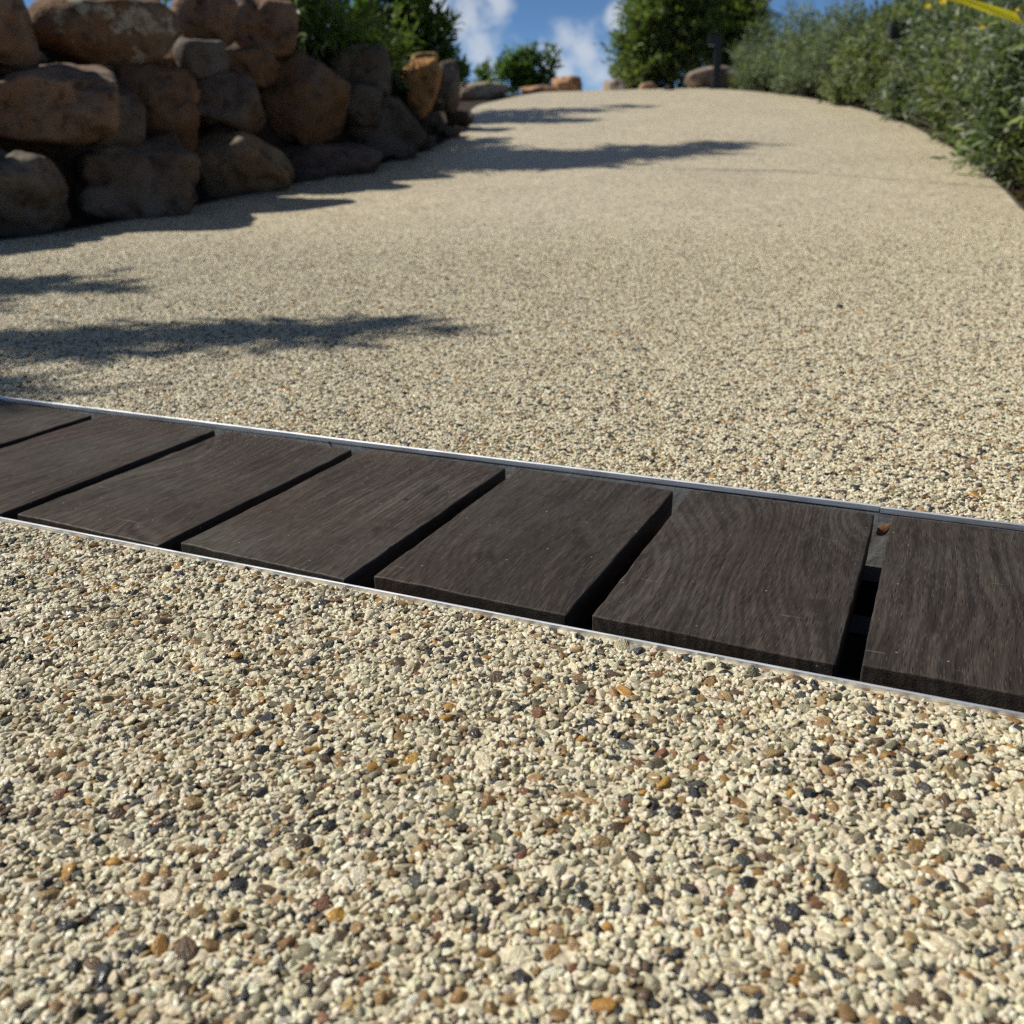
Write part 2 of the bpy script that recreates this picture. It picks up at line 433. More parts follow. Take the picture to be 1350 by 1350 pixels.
M_edge = mat_plain('dark_steel_edging', (0.07, 0.068, 0.062), 0.55, 0.3, 40)
for K, sg in ((LK, -1), (RK, 1)):
    V, F = [], []
    yy = np.arange(-2.5, 14.0, 0.06)
    for y in yy:
        x = float(sm_interp(y, K)); z = float(zt(y))
        for dx, dz in ((0.001, -0.05), (0.001, 0.0035), (0.006, 0.0035), (0.006, -0.05)): V.append((x + sg * dx, y, z + dz + 0.001 * noise.noise(Vector((y * 3, sg, 0)))))
    for q in range(len(yy) - 1):
        for j_ in range(3): F.append((q * 4 + j_, q * 4 + j_ + 1, q * 4 + j_ + 5, q * 4 + j_ + 4))
    mesh_obj('edging_strip', V, F, M_edge, path)

# ------------------------------------------------------------------ gravel stones on the path
def pebble_tile(T=0.25, sp=0.00252, seed=3):
    g = np.random.default_rng(seed)
    ny = int(round(T / (sp * 0.866))); nx = int(round(T / sp))
    jj, ii = np.meshgrid(np.arange(ny), np.arange(nx), indexing='ij')
    x = (ii + 0.5 * (jj % 2)) * T / nx; y = jj * T / ny
    P = np.stack([x, y], -1).reshape(-1, 2) + g.normal(0, sp * 0.24, (nx * ny, 2))
    P %= T
    rad = np.clip(g.normal(0.00145, 0.00037, len(P)), 0.0008, 0.0025)
    nb = int(T * T / 0.000069)
    B = np.zeros((0, 2)); br = []
    while len(B) < nb:
        c = g.uniform(0, T, 2); rr = min(max(g.lognormal(math.log(0.00265), 0.30), 0.0018), 0.0054)
        if len(B):
            d = np.abs(B - c); d = np.minimum(d, T - d)
            if (np.hypot(d[:, 0], d[:, 1]) < (np.array(br) + rr) * 0.92).any():
                nb -= 0.02; continue
        B = np.vstack([B, c]); br.append(rr)
    br = np.array(br)
    keep = np.ones(len(P), bool)
    for c, rr in zip(B, br):
        d = np.abs(P - c); d = np.minimum(d, T - d)
        keep &= np.hypot(d[:, 0], d[:, 1]) > rr * 0.88 + rad * 0.35
    return np.vstack([P[keep], B]), np.concatenate([rad[keep], br]), np.concatenate([np.zeros(keep.sum(), int), np.ones(len(B), int)])

TP, TR, TB = pebble_tile()
T = 0.25
tiles = []
YMAX = 3.2
for ty in np.arange(-T, YMAX, T):
    for tx in np.arange(-2.25, 2.25, T):
        half = 0.60 * (max(ty, 0) + T) + 0.68
        if tx > half or tx + T < -half: continue
        tiles.append((tx, ty))
PX = np.concatenate([TP + np.array(t) for t in tiles]); PR = np.tile(TR, len(tiles)); PB = np.tile(TB, len(tiles))
rr = rng.uniform(0, 1, len(PX))
dd = PX @ NX
half = 0.58 * np.maximum(PX[:, 1], 0) + 0.62
keep = ((dd < D0 - 0.0026) | (dd > D1 + 0.0032)) & (np.abs(PX[:, 0]) < half) & (PX[:, 1] > -0.24) & (PX[:, 0] > Lx(PX[:, 1]) + 0.01) & (PX[:, 0] < Rx(PX[:, 1]) - 0.01)
keep &= rr > np.clip((PX[:, 1] - 1.3) / (YMAX - 1.4), 0, 1) ** 1.1
PX, PR, PB = PX[keep], PR[keep], PB[keep]
N = len(PX)
squash = np.where(PB == 1, rng.uniform(0.55, 0.85, N), rng.uniform(0.65, 0.95, N))
elong = rng.uniform(1.0, 1.75, N)
SC = np.stack([PR * elong ** 0.6, PR / elong ** 0.4, PR * squash], -1)
top = rng.normal(0.0009, 0.00034, N)
PZ = zt(PX[:, 1]) + np.clip(top, -0.0004, 0.0025) - PR * squash * 0.92 - 0.0022 * np.clip((PX[:, 1] - 1.5) / 1.6, 0, 1)
ROT = np.stack([rng.normal(0, 0.30, N), rng.normal(0, 0.30, N), rng.uniform(0, 6.283, N)], -1)
pal_small = np.array([(0.70, 0.62, 0.44), (0.75, 0.68, 0.50), (0.64, 0.55, 0.36), (0.78, 0.72, 0.56), (0.46, 0.39, 0.25), (0.37, 0.25, 0.11), (0.18, 0.145, 0.08), (0.035, 0.035, 0.035)])
w_small = np.array([0.31, 0.26, 0.15, 0.11, 0.065, 0.045, 0.035, 0.03])
pal_big = np.array([(0.64, 0.56, 0.39), (0.42, 0.36, 0.23), (0.28, 0.25, 0.16), (0.33, 0.215, 0.095), (0.27, 0.15, 0.05), (0.42, 0.22, 0.04), (0.115, 0.072, 0.035),
                    (0.135, 0.12, 0.07), (0.065, 0.063, 0.052), (0.022, 0.023, 0.024), (0.21, 0.09, 0.04), (0.040, 0.028, 0.025)])
w_big = np.array([0.09, 0.12, 0.10, 0.15, 0.10, 0.05, 0.11, 0.10, 0.06, 0.125, 0.03, 0.03])
ci_s = rng.choice(len(pal_small), N, p=w_small / w_small.sum()); ci_b = rng.choice(len(pal_big), N, p=w_big / w_big.sum())
# coloured stones gather in loose patches: elsewhere most of the large ones are cream too
fld = np.array([noise.noise(Vector((a * 22, b_ * 22, 3.1))) for a, b_ in PX[PB == 1]])
ib = np.flatnonzero(PB == 1)
ci_b[ib[(fld < -0.02) & (rng.uniform(0, 1, len(ib)) < 0.30)]] = 0
COL = np.where((PB == 1)[:, None], pal_big[ci_b], pal_small[ci_s]) * rng.uniform(0.86, 1.12, (N, 1)) * rng.normal(1, 0.025, (N, 3))
COL = np.clip(COL, 0.01, 0.85)

# the 300 stones that show largest are separate parts
size = PR / np.maximum(np.hypot(PX[:, 0], PX[:, 1]), 0.2)
vis = (PX[:, 1] > 0.215) & (np.abs(PX[:, 0]) < 0.50 * PX[:, 1] + 0.04) & (PB == 1)
order = np.argsort(-np.where(vis, size, 0))[:300]
sel = np.zeros(N, bool); sel[order] = True

def poly_radius(planes, p):
    def f(d):
        s_ = 1.12 ** -p
        for n_, dist in planes:
            c = d.dot(n_)
            if c > 0: s_ += (c / dist) ** p
        return s_ ** (-1.0 / p)
    return f
peb_meshes = []
for k in range(6):
    b2 = bmesh.new(); bmesh.ops.create_icosphere(b2, subdivisions=3, radius=1.0)
    gk = random.Random(60 + k)
    fr = poly_radius([(Vector((gk.gauss(0, 1), gk.gauss(0, 1), gk.gauss(0, 1))).normalized(), gk.uniform(0.60, 0.95)) for _ in range(14)], 20)
    for v in b2.verts:
        v.co = v.co * fr(v.co.normalized()) * 1.12 * (1 + 0.06 * noise.noise(v.co * 2.2 + Vector((k * 7.1, 3.3, 1.7))))
    me = bpy.data.meshes.new('pebble'); b2.to_mesh(me); b2.free(); me.materials.append(M_pebble)
    me.polygons.foreach_set('use_smooth', np.ones(len(me.polygons), bool)); peb_meshes.append(me)
for q, i in enumerate(order):
    o = bpy.data.objects.new('pebble', peb_meshes[q % 6])
    o.location = (PX[i, 0], PX[i, 1], PZ[i]); o.rotation_euler = ROT[i]; o.scale = SC[i]
    o['pcol'] = [float(c) for c in COL[i]]
    link(o, path)

me = bpy.data.meshes.new('gravel')
rest = ~sel
pts = np.column_stack([PX[rest], PZ[rest]]).astype(np.float32); n = len(pts)
me.vertices.add(n); me.vertices.foreach_set('co', pts.ravel())
def pattr(name, typ, data, key):
    a = me.attributes.new(name, typ, 'POINT'); a.data.foreach_set(key, np.ascontiguousarray(data).ravel())
pattr('prot', 'FLOAT_VECTOR', ROT[rest].astype(np.float32), 'vector')
pattr('pscl', 'FLOAT_VECTOR', SC[rest].astype(np.float32), 'vector')
pattr('pcol', 'FLOAT_COLOR', np.column_stack([COL[rest], np.ones(n)]).astype(np.float32), 'color')
pattr('pvar', 'INT', rng.integers(0, 14, n).astype(np.int32), 'value')
me.update()
gravel = link(bpy.data.objects.new('gravel', me), path)
gravel['kind'] = 'stuff'
gravel['label'] = 'tightly packed cream, tan and dark gravel stones bound in resin'
ng = bpy.data.node_groups.new('gravel_stones', 'GeometryNodeTree')
ng.interface.new_socket('Geometry', in_out='INPUT', socket_type='NodeSocketGeometry')
ng.interface.new_socket('Geometry', in_out='OUTPUT', socket_type='NodeSocketGeometry')
gi = ng.nodes.new('NodeGroupInput'); go = ng.nodes.new('NodeGroupOutput'); L = ng.links
m2p = ng.nodes.new('GeometryNodeMeshToPoints'); L.new(gi.outputs[0], m2p.inputs['Mesh'])
iop = ng.nodes.new('GeometryNodeInstanceOnPoints'); L.new(m2p.outputs[0], iop.inputs['Points'])
gti = ng.nodes.new('GeometryNodeGeometryToInstance')
for k in range(14):
    ico = ng.nodes.new('GeometryNodeMeshIcoSphere'); ico.inputs['Radius'].default_value = 1.18; ico.inputs['Subdivisions'].default_value = 1
    sp = ng.nodes.new('GeometryNodeSetPosition'); L.new(ico.outputs[0], sp.inputs['Geometry'])
    rv = ng.nodes.new('FunctionNodeRandomValue'); rv.data_type = 'FLOAT_VECTOR'
    for sk_ in rv.inputs:
        if sk_.name == 'Min' and sk_.type == 'VECTOR': sk_.default_value = (-0.62, -0.62, -0.62)
        if sk_.name == 'Max' and sk_.type == 'VECTOR': sk_.default_value = (0.62, 0.62, 0.62)
        if sk_.name == 'Seed': sk_.default_value = k * 17 + 3
    L.new(rv.outputs[0], sp.inputs['Offset'])
    hull = ng.nodes.new('GeometryNodeConvexHull'); L.new(sp.outputs[0], hull.inputs[0])
    sub = ng.nodes.new('GeometryNodeSubdivisionSurface'); L.new(hull.outputs[0], sub.inputs['Mesh']); sub.inputs['Level'].default_value = 2; sub.inputs['Edge Crease'].default_value = 0.38
    sp = sub
    ss = ng.nodes.new('GeometryNodeSetShadeSmooth'); L.new(sp.outputs[0], ss.inputs[0])
    sm = ng.nodes.new('GeometryNodeSetMaterial'); L.new(ss.outputs[0], sm.inputs[0]); sm.inputs['Material'].default_value = M_pebble
    L.new(sm.outputs[0], gti.inputs[0])
L.new(gti.outputs[0], iop.inputs['Instance']); iop.inputs['Pick Instance'].default_value = True
for nm_, dt, sock in (('pvar', 'INT', 'Instance Index'), ('prot', 'FLOAT_VECTOR', 'Rotation'), ('pscl', 'FLOAT_VECTOR', 'Scale')):
    na = ng.nodes.new('GeometryNodeInputNamedAttribute'); na.data_type = dt; na.inputs['Name'].default_value = nm_
    L.new(na.outputs[0], iop.inputs[sock])
L.new(iop.outputs[0], go.inputs[0])
gravel.modifiers.new('stones', 'NODES').node_group = ng

# ------------------------------------------------------------------ timber strip across the path
grate = empty('timber_grate', (0, 0, 0), SA)
tag(grate, 'dark weathered timber plank grate in a metal-edged channel across the gravel path', 'grate')
PLANKS = [(-1.587, -1.458), (-1.444, -1.312), (-1.298, -1.166), (-1.154, -1.022), (-1.010, -0.877), (-0.866, -0.733), (-0.722, -0.584), (-0.574, -0.4365), (-0.4250, -0.2920), (-0.2812, -0.1542),
          (-0.1428, -0.0125), (-0.0010, 0.1300), (0.143, 0.273), (0.286, 0.416), (0.429, 0.559), (0.572, 0.702)]
prng = random.Random(4)
for k, (s0, s1) in enumerate(PLANKS):
    mid = (s0 + s1) / 2; skew = R(-2.4 if k < 9 else -1.6 if k == 9 else -1.0)
    d0 = D0 + min(max(0.0185 + (mid + 0.08) * 0.02, 0.006), 0.020) + prng.uniform(-0.001, 0.001); d1 = D1 - 0.0140 + prng.uniform(-0.002, 0.002)
    w, ln, th = s1 - s0, d1 - d0, 0.021
    b = bmesh.new(); box_bm(b, -w / 2, w / 2, -ln / 2, ln / 2, -th, 0)
    bmesh.ops.bevel(b, geom=b.edges[:], offset=0.0013, segments=2, profile=0.6, affect='EDGES')
    for axis, cnt in (((1, 0, 0), 14), ((0, 1, 0), 22)):
        ext = w if axis[0] else ln
        for q in range(1, cnt):
            bmesh.ops.bisect_plane(b, geom=b.verts[:] + b.edges[:] + b.faces[:], plane_co=Vector(axis) * (-ext / 2 + ext * q / cnt), plane_no=axis)
    for v in b.verts:
        p = v.co + Vector((k * 3.1, 0, 0))
        edge = min(abs(abs(v.co.x) - w / 2), abs(abs(v.co.y) - ln / 2))
        v.co.z += noise.noise(p * 9) * 0.0006 - (v.co.x / (w / 2)) ** 2 * 0.0004
        if edge < 0.004:
            q3 = Vector((noise.noise(p * 70), noise.noise(p * 70 + Vector((5, 5, 5))), noise.noise(p * 60 + Vector((9, 2, 5)))))
            v.co += q3 * 0.0007
    pl = bm_obj('plank', b, M_timber, grate)
    for poly in pl.data.polygons: poly.use_smooth = True
    md = pl.modifiers.new('wn', 'WEIGHTED_NORMAL')
    pl.location = (mid + math.sin(skew) * ln / 2 - 0.0003, (d0 + d1) / 2, 0.0008 + prng.uniform(-0.0008, 0.0008))
    pl.rotation_euler = (prng.uniform(-0.003, 0.003), prng.uniform(-0.004, 0.004), skew + prng.uniform(-0.003, 0.003))
S_A, S_B = -1.70, 0.80
def trim(name, d_in, sgn, S_A, S_B, lift_=0.0):
    """L-shaped edge angle: thin upright leaf, foot turned under the planks"""
    b = bmesh.new(); th = 0.0013 if sgn > 0 else 0.0018
    n = 60
    prof = [(0, 0.0016), (th * 0.25, 0.0021), (th * 0.75, 0.0021), (th, 0.0014), (th, -0.0022), (th * 0.6, -0.0032), (0, -0.0032)]
    rows = []
    for q in range(n + 1):
        s = S_A + (S_B - S_A) * q / n
        wob = noise.noise(Vector((s * 4, d_in * 30, 0))) * 0.0006
        rows.append([b.verts.new((s, d_in + sgn * u + wob, z + lift_ + noise.noise(Vector((s * 3, 4, d_in))) * 0.0005)) for u, z in prof])
    for a, c in zip(rows[:-1], rows[1:]):
        for j in range(len(prof)):
            b.faces.new((a[j], a[(j + 1) % len(prof)], c[(j + 1) % len(prof)], c[j]))
    bmesh.ops.recalc_face_normals(b, faces=b.faces[:])
    return bm_obj(name, b, M_alu, grate)
trim('edge_trim', D0, 1, S_A, S_B)
trim('edge_trim', D1, -1, S_A, -0.0105, 0.0004)
trim('edge_trim', D1, -1, -0.0098, S_B, -0.0004)
b = bmesh.new()
box_bm(b, S_A, S_B, D0 - 0.03, D1 + 0.03, -0.130, -0.105)
box_bm(b, S_A, S_B, D0 - 0.03, D0 - 0.0005, -0.104, -0.0577)
box_bm(b, S_A, S_B, D1 + 0.0005, D1 + 0.03, -0.104, -0.0577)
bm_obj('channel', b, M_concrete, grate)
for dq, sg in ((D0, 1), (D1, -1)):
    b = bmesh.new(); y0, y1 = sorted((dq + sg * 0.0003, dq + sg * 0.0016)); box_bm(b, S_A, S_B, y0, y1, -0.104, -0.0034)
    bm_obj('channel_side', b, M_side_shade, grate)  # inner face as a separate plate, its shade put into the grey
for dq in (0.468, 0.545, 0.622):
    b = bmesh.new(); box_bm(b, S_A + 0.01, S_B - 0.01, dq - 0.014, dq + 0.014, -0.060, -0.030)
    bmesh.ops.bevel(b, geom=b.edges[:], offset=0.002, segments=2, affect='EDGES')
    bm_obj('bearer', b, M_rail, grate)

def leaf_blade(name, ln, wd, curl, mat, parent=None, nseg=8):
    vs, fs = [], []
    for q in range(nseg + 1):
        t = q / nseg; hw = wd * math.sin(math.pi * (0.04 + 0.95 * t)) ** 0.8 * (1 - 0.25 * t) * 0.5
        z = curl * ln * (t - 0.5) ** 2 * 2 + 0.03 * ln * math.sin(t * 7)
        vs += [(t * ln - ln / 2, -hw, z + hw * 0.5), (t * ln - ln / 2, 0, z), (t * ln - ln / 2, hw, z + hw * 0.35)]
    for q in range(nseg):
        a = 3 * q
        fs += [(a, a + 1, a + 4, a + 3), (a + 1, a + 2, a + 5, a + 4)]
    o = mesh_obj(name, vs, fs, mat, parent, smooth=True)
    sd_ = o.modifiers.new('th', 'SOLIDIFY'); sd_.thickness = 0.0003
    return o
lf = leaf_blade('fallen_leaf', 0.013, 0.008, 0.45, M_deadleaf)
p2 = sd(-0.0065, D1 - 0.010)
lf.location = (p2[0], p2[1], -0.0125); lf.rotation_euler = (R(55), R(-28), R(20))
tag(lf, 'curled dry brown leaf caught in the gap between two timber planks', 'leaf')

# ------------------------------------------------------------------ boulders
def rock_mesh(seed, hx, hy, hz, box=0.62, cuts=9, sub=5):
    """a convex block of flat broken faces with worn edges, then chipped and pitted"""
    g = random.Random(seed)
    b = bmesh.new(); bmesh.ops.create_icosphere(b, subdivisions=sub, radius=1.0)
    planes = []
    for ax in range(3):
        for sg in (-1, 1):
            v = Vector((g.gauss(0, 0.22), g.gauss(0, 0.22), g.gauss(0, 0.22))); v[ax] += sg
            planes.append((v.normalized(), g.uniform(0.66, 0.92)))
    for _ in range(cuts):
        v = Vector((g.gauss(0, 1), g.gauss(0, 1), g.gauss(0, 1))).normalized()
        planes.append((v, g.uniform(0.74, 1.06)))
    fr = poly_radius(planes, 11 if box > 0.8 else 26)
    o = Vector((g.uniform(-50, 50), g.uniform(-50, 50), g.uniform(-50, 50)))
    for v in b.verts:
        d = v.co.normalized(); e = d * fr(d)
        rough = noise.noise(e * 1.3 + o) * 0.07 + noise.noise(e * 3.0 + o) * 0.045 + abs(noise.noise(e * 5.0 + o)) * -0.05 + noise.noise(e * 11 + o) * 0.018 + noise.noise(e * 24 + o) * 0.008
        chip = max(0.0, noise.noise(e * 2.2 - o) - 0.22) * -0.35
        v.co = e * (1 + rough + chip)
    mn = Vector([min(v.co[i] for v in b.verts) for i in range(3)]); mx = Vector([max(v.co[i] for v in b.verts) for i in range(3)])
    for v in b.verts:
        v.co = Vector([((v.co[i] - mn[i]) / (mx[i] - mn[i]) * 2 - 1) * (hx, hy, hz)[i] for i in range(3)])
    return b

def boulder(name, c, hx, hy, hz, rz, seed, tint, lichen=0.0, parent=None, box=0.62, roll=0.0, cuts=9):
    o = bm_obj(name, rock_mesh(seed, hx, hy, hz, box, cuts, 5 if hx > 0.09 and parent is not None else 4), M_rock, parent, smooth=True)
    o.location = c; o.rotation_euler = (0, roll, rz)
    o.color = (*tint, 1.0 - lichen)
    return o

BR = (0.20, 0.122, 0.072); TAN = (0.29, 0.205, 0.12); GR = (0.155, 0.132, 0.108); PK = (0.235, 0.155, 0.105); DK = (0.12, 0.085, 0.062); OR = (0.44, 0.235, 0.085); PALE = (0.46, 0.39, 0.30)
wall = empty('boulder_wall', (-0.9, 3.3, 0))
tag(wall, 'low dry-stacked wall of brown and grey boulders left of the path, in shade', 'wall')
# key: surface point seen from the path, half width across the view, half height, tint, roll, lichen
WALL = [((-1.217, 2.435, 0.129), 0.135, 0.112, GR, 0.05, 0), ((-1.059, 2.810, 0.126), 0.198, 0.126, (0.21, 0.165, 0.125), 0.10, 0), ((-0.885, 3.329, 0.169), 0.181, 0.128, TAN, 0.08, 0),
        ((-0.677, 3.805, 0.150), 0.211, 0.085, (0.17, 0.125, 0.105), 0.12, 0), ((-0.512, 4.283, 0.276), 0.173, 0.134, GR, -0.2, 0), ((-1.205, 2.626, 0.341), 0.220, 0.104, PK, -0.06, 0),
        ((-1.099, 2.866, 0.311), 0.087, 0.098, DK, 0.2, 0), ((-1.043, 3.064, 0.345), 0.129, 0.138, BR, 0.05, 0), ((-0.925, 3.380, 0.349), 0.131, 0.105, DK, 0.0, 0), ((-0.747, 3.817, 0.385), 0.175, 0.172, (0.20, 0.125, 0.07), 0.35, 0),
        ((-0.585, 4.288, 0.501), 0.125, 0.110, GR, 0.35, 0), ((-0.580, 4.169, 0.367), 0.085, 0.082, GR, 0.0, 0), ((-0.402, 4.932, 0.452), 0.100, 0.152, OR, 0.1, 0), ((-0.402, 5.180, 0.592), 0.075, 0.042, (0.55, 0.36, 0.15), 0.0, 0),
        ((-0.324, 5.636, 0.501), 0.087, 0.141, GR, 0.22, 0), ((-1.266, 2.626, 0.521), 0.097, 0.118, PK, 0.1, 0), ((-1.131, 3.002, 0.549), 0.222, 0.132, BR, 0.05, 1.0), ((-0.980, 3.478, 0.632), 0.108, 0.093, PK, 0.1, 0),
        ((-0.858, 3.746, 0.618), 0.127, 0.106, PK, 0.1, 0), ((-0.974, 3.371, 0.484), 0.085, 0.078, GR, -0.2, 0), ((-0.887, 3.582, 0.480), 0.112, 0.065, BR, 0.2, 0),
        ((-0.724, 3.669, 0.107), 0.063, 0.039, DK, 0, 0), ((-0.356, 4.932, 0.304), 0.077, 0.060, DK, 0, 0), ((-0.270, 5.795, 0.336), 0.080, 0.045, DK, 0, 0), ((-0.380, 4.651, 0.215), 0.061, 0.040, DK, 0, 0),
        ((-0.465, 4.315, 0.157), 0.078, 0.045, (0.12, 0.09, 0.08), 0.1, 0), ((-0.285, 5.271, 0.262), 0.060, 0.030, DK, 0, 0), ((-1.030, 2.999, 0.19), 0.079, 0.082, DK, 0, 0)]
for k, (p, hx, hz, tint, roll, lic) in enumerate(WALL):
    p = Vector(p); v = Vector((p.x, p.y, 0)).normalized()
    hy = min(max(hx, hz) * 0.95, 0.17)
    c = p + v * hy * 0.72
    zg = float(zt(c.y))
    boulder('boulder', c - Vector(wall.location), hx * 1.02, hy, hz * 1.0, math.atan2(-v.x, v.y), 20 + k * 7, tint, lic, wall, box=0.58 if k not in (18, 15) else 0.9, roll=roll * 0.6, cuts=7)
# stones of the wall where it turns away to the left and behind the front course, a few rear ones added to block sun leaks
brng = random.Random(9)
for (x, y, z, h_) in [(-1.62, 2.33, 0.12, 0.15), (-1.92, 2.12, 0.12, 0.15), (-2.2, 1.95, 0.11, 0.14), (-1.72, 2.55, 0.34, 0.14), (-2.05, 2.35, 0.33, 0.14), (-1.55, 2.75, 0.52, 0.13), (-1.50, 2.36, 0.33, 0.13), (-1.68, 2.22, 0.36, 0.13), (-1.98, 2.08, 0.34, 0.14), (-2.25, 1.98, 0.33, 0.14), (-1.62, 2.45, 0.50, 0.12), (-1.9, 2.3, 0.50, 0.13), (-2.2, 2.15, 0.48, 0.13), (-2.45, 1.85, 0.12, 0.15), (-2.5, 1.9, 0.36, 0.14),
                      (-1.30, 3.25, 0.30, 0.17), (-1.12, 3.62, 0.33, 0.17), (-0.95, 4.05, 0.30, 0.16), (-0.80, 4.5, 0.36, 0.16), (-1.34, 3.0, 0.28, 0.17), (-1.45, 2.8, 0.22, 0.16), (-0.62, 5.1, 0.36, 0.14), (-0.55, 5.7, 0.42, 0.13), (-1.22, 3.42, 0.46, 0.15), (-1.05, 3.85, 0.5, 0.15)]:
    boulder('boulder', Vector((x, y, z)) - Vector(wall.location), h_ * brng.uniform(1.0, 1.4), h_, h_ * 0.8, brng.uniform(0, 6), brng.randrange(9999), brng.choice([BR, DK, GR, TAN]), 0, wall)
# loose boulders at the top of the slope
for (c, hx, hy, hz, rz, tint, lab, sd_) in [
        ((-0.22, 9.35, 0.60), 0.265, 0.2, 0.085, 0.1, (0.50, 0.44, 0.34), 'low rounded pale boulder at the crest beside the end of the wall', 5),
        ((0.62, 10.25, 0.66), 0.16, 0.14, 0.11, 0.3, (0.50, 0.29, 0.15), 'peaked orange-brown boulder in the middle of the crest', 18),
        ((0.33, 10.05, 0.62), 0.19, 0.12, 0.062, 0.0, (0.46, 0.28, 0.17), 'low flat brown boulder leaning on the peaked orange one', 31),
        ((1.10, 10.35, 0.655), 0.115, 0.1, 0.085, 0.1, (0.60, 0.50, 0.41), 'small squarish pale boulder on the crest left of the tree', 44),
        ((1.47, 10.6, 0.665), 0.10, 0.08, 0.055, 0.2, (0.42, 0.28, 0.2), 'small reddish boulder at the foot of the dark tree', 57),
        ((2.24, 10.9, 0.745), 0.34, 0.24, 0.125, -0.1, (0.33, 0.28, 0.24), 'broad grey-brown boulder behind the black bollard light', 70)]:
    o = boulder('boulder', c, hx, hy, hz, rz, sd_, tint)
    tag(o, lab, 'boulder')
o = boulder('boulder', (1.58, 9.85, 0.612), 0.045, 0.04, 0.045, 0.4, 77, (0.03, 0.028, 0.026))
tag(o, 'tiny dark stone sitting on the path at the crest', 'stone')

# ------------------------------------------------------------------ foliage
def leaf_mesh(name, P, Dv, Nv, ln, wd, cols, parent, fold=0.25):
    """every leaf: six-vertex folded blade"""
    n = len(P)
    Dv = Dv / np.linalg.norm(Dv, axis=1, keepdims=True)
    S = np.cross(Dv, Nv); S /= np.linalg.norm(S, axis=1, keepdims=True) + 1e-9
    U = np.cross(S, Dv)
    ln = np.asarray(ln)[:, None]; wd = np.asarray(wd)[:, None] * 0.5
    v0 = P; v3 = P + Dv * ln - U * ln * 0.12
    m = P + Dv * ln * 0.5 + U * ln * 0.03
    e = U * wd * fold
    V = np.stack([v0, P + Dv * ln * 0.33 + S * wd + e, P + Dv * ln * 0.70 + S * wd * 0.78 + e - U * ln * 0.03, v3, P + Dv * ln * 0.70 - S * wd * 0.78 + e - U * ln * 0.03, P + Dv * ln * 0.33 - S * wd + e, m], 1).reshape(-1, 3)
    b = np.arange(n)[:, None] * 7
    F = np.stack([b + np.array([0, 1, 6]), b + np.array([1, 2, 6]), b + np.array([2, 3, 6]), b + np.array([3, 4, 6]), b + np.array([4, 5, 6]), b + np.array([5, 0, 6])], 1).reshape(-1, 3)
    me = bpy.data.meshes.new(name)
    me.vertices.add(len(V)); me.vertices.foreach_set('co', V.astype(np.float32).ravel())
    me.loops.add(F.size); me.loops.foreach_set('vertex_index', F.astype(np.int32).ravel())
    me.polygons.add(len(F)); me.polygons.foreach_set('loop_start', np.arange(0, F.size, 3, dtype=np.int32)); me.polygons.foreach_set('loop_total', np.full(len(F), 3, np.int32))
    a = me.attributes.new('lcol', 'FLOAT_COLOR', 'POINT')
    a.data.foreach_set('color', np.repeat(np.column_stack([cols, np.ones(n)]), 7, 0).astype(np.float32).ravel())
    me.materials.append(M_leaf); me.update(); me.validate()
    o = link(bpy.data.objects.new(name, me), parent)
    o['kind'] = 'stuff'
    return o

def tubes(name, lines, mat, parent, sides=5):
    V, F = [], []
    for pts, r0, r1 in lines:
        pts = [Vector(p) for p in pts]; base = len(V)
        for q, p in enumerate(pts):
            d = (pts[min(q + 1, len(pts) - 1)] - pts[max(q - 1, 0)]).normalized()
            a = d.orthogonal().normalized(); c = d.cross(a); r = r0 + (r1 - r0) * q / (len(pts) - 1)
            for j in range(sides):
                th = 2 * math.pi * j / sides
                V.append(p + (a * math.cos(th) + c * math.sin(th)) * r)
        for q in range(len(pts) - 1):
            for j in range(sides):
                i0 = base + q * sides + j; i1 = base + q * sides + (j + 1) % sides
                F.append((i0, i1, i1 + sides, i0 + sides))
    return mesh_obj(name, V, F, mat, parent, smooth=True)

def wiggle(a, b, g, amp=0.08, n=5):
    a, b = Vector(a), Vector(b); L_ = (b - a).length
    return [a.lerp(b, t) + Vector((g.gauss(0, 1), g.gauss(0, 1), g.gauss(0, 0.5))) * amp * L_ * math.sin(math.pi * t) for t in np.linspace(0, 1, n)]

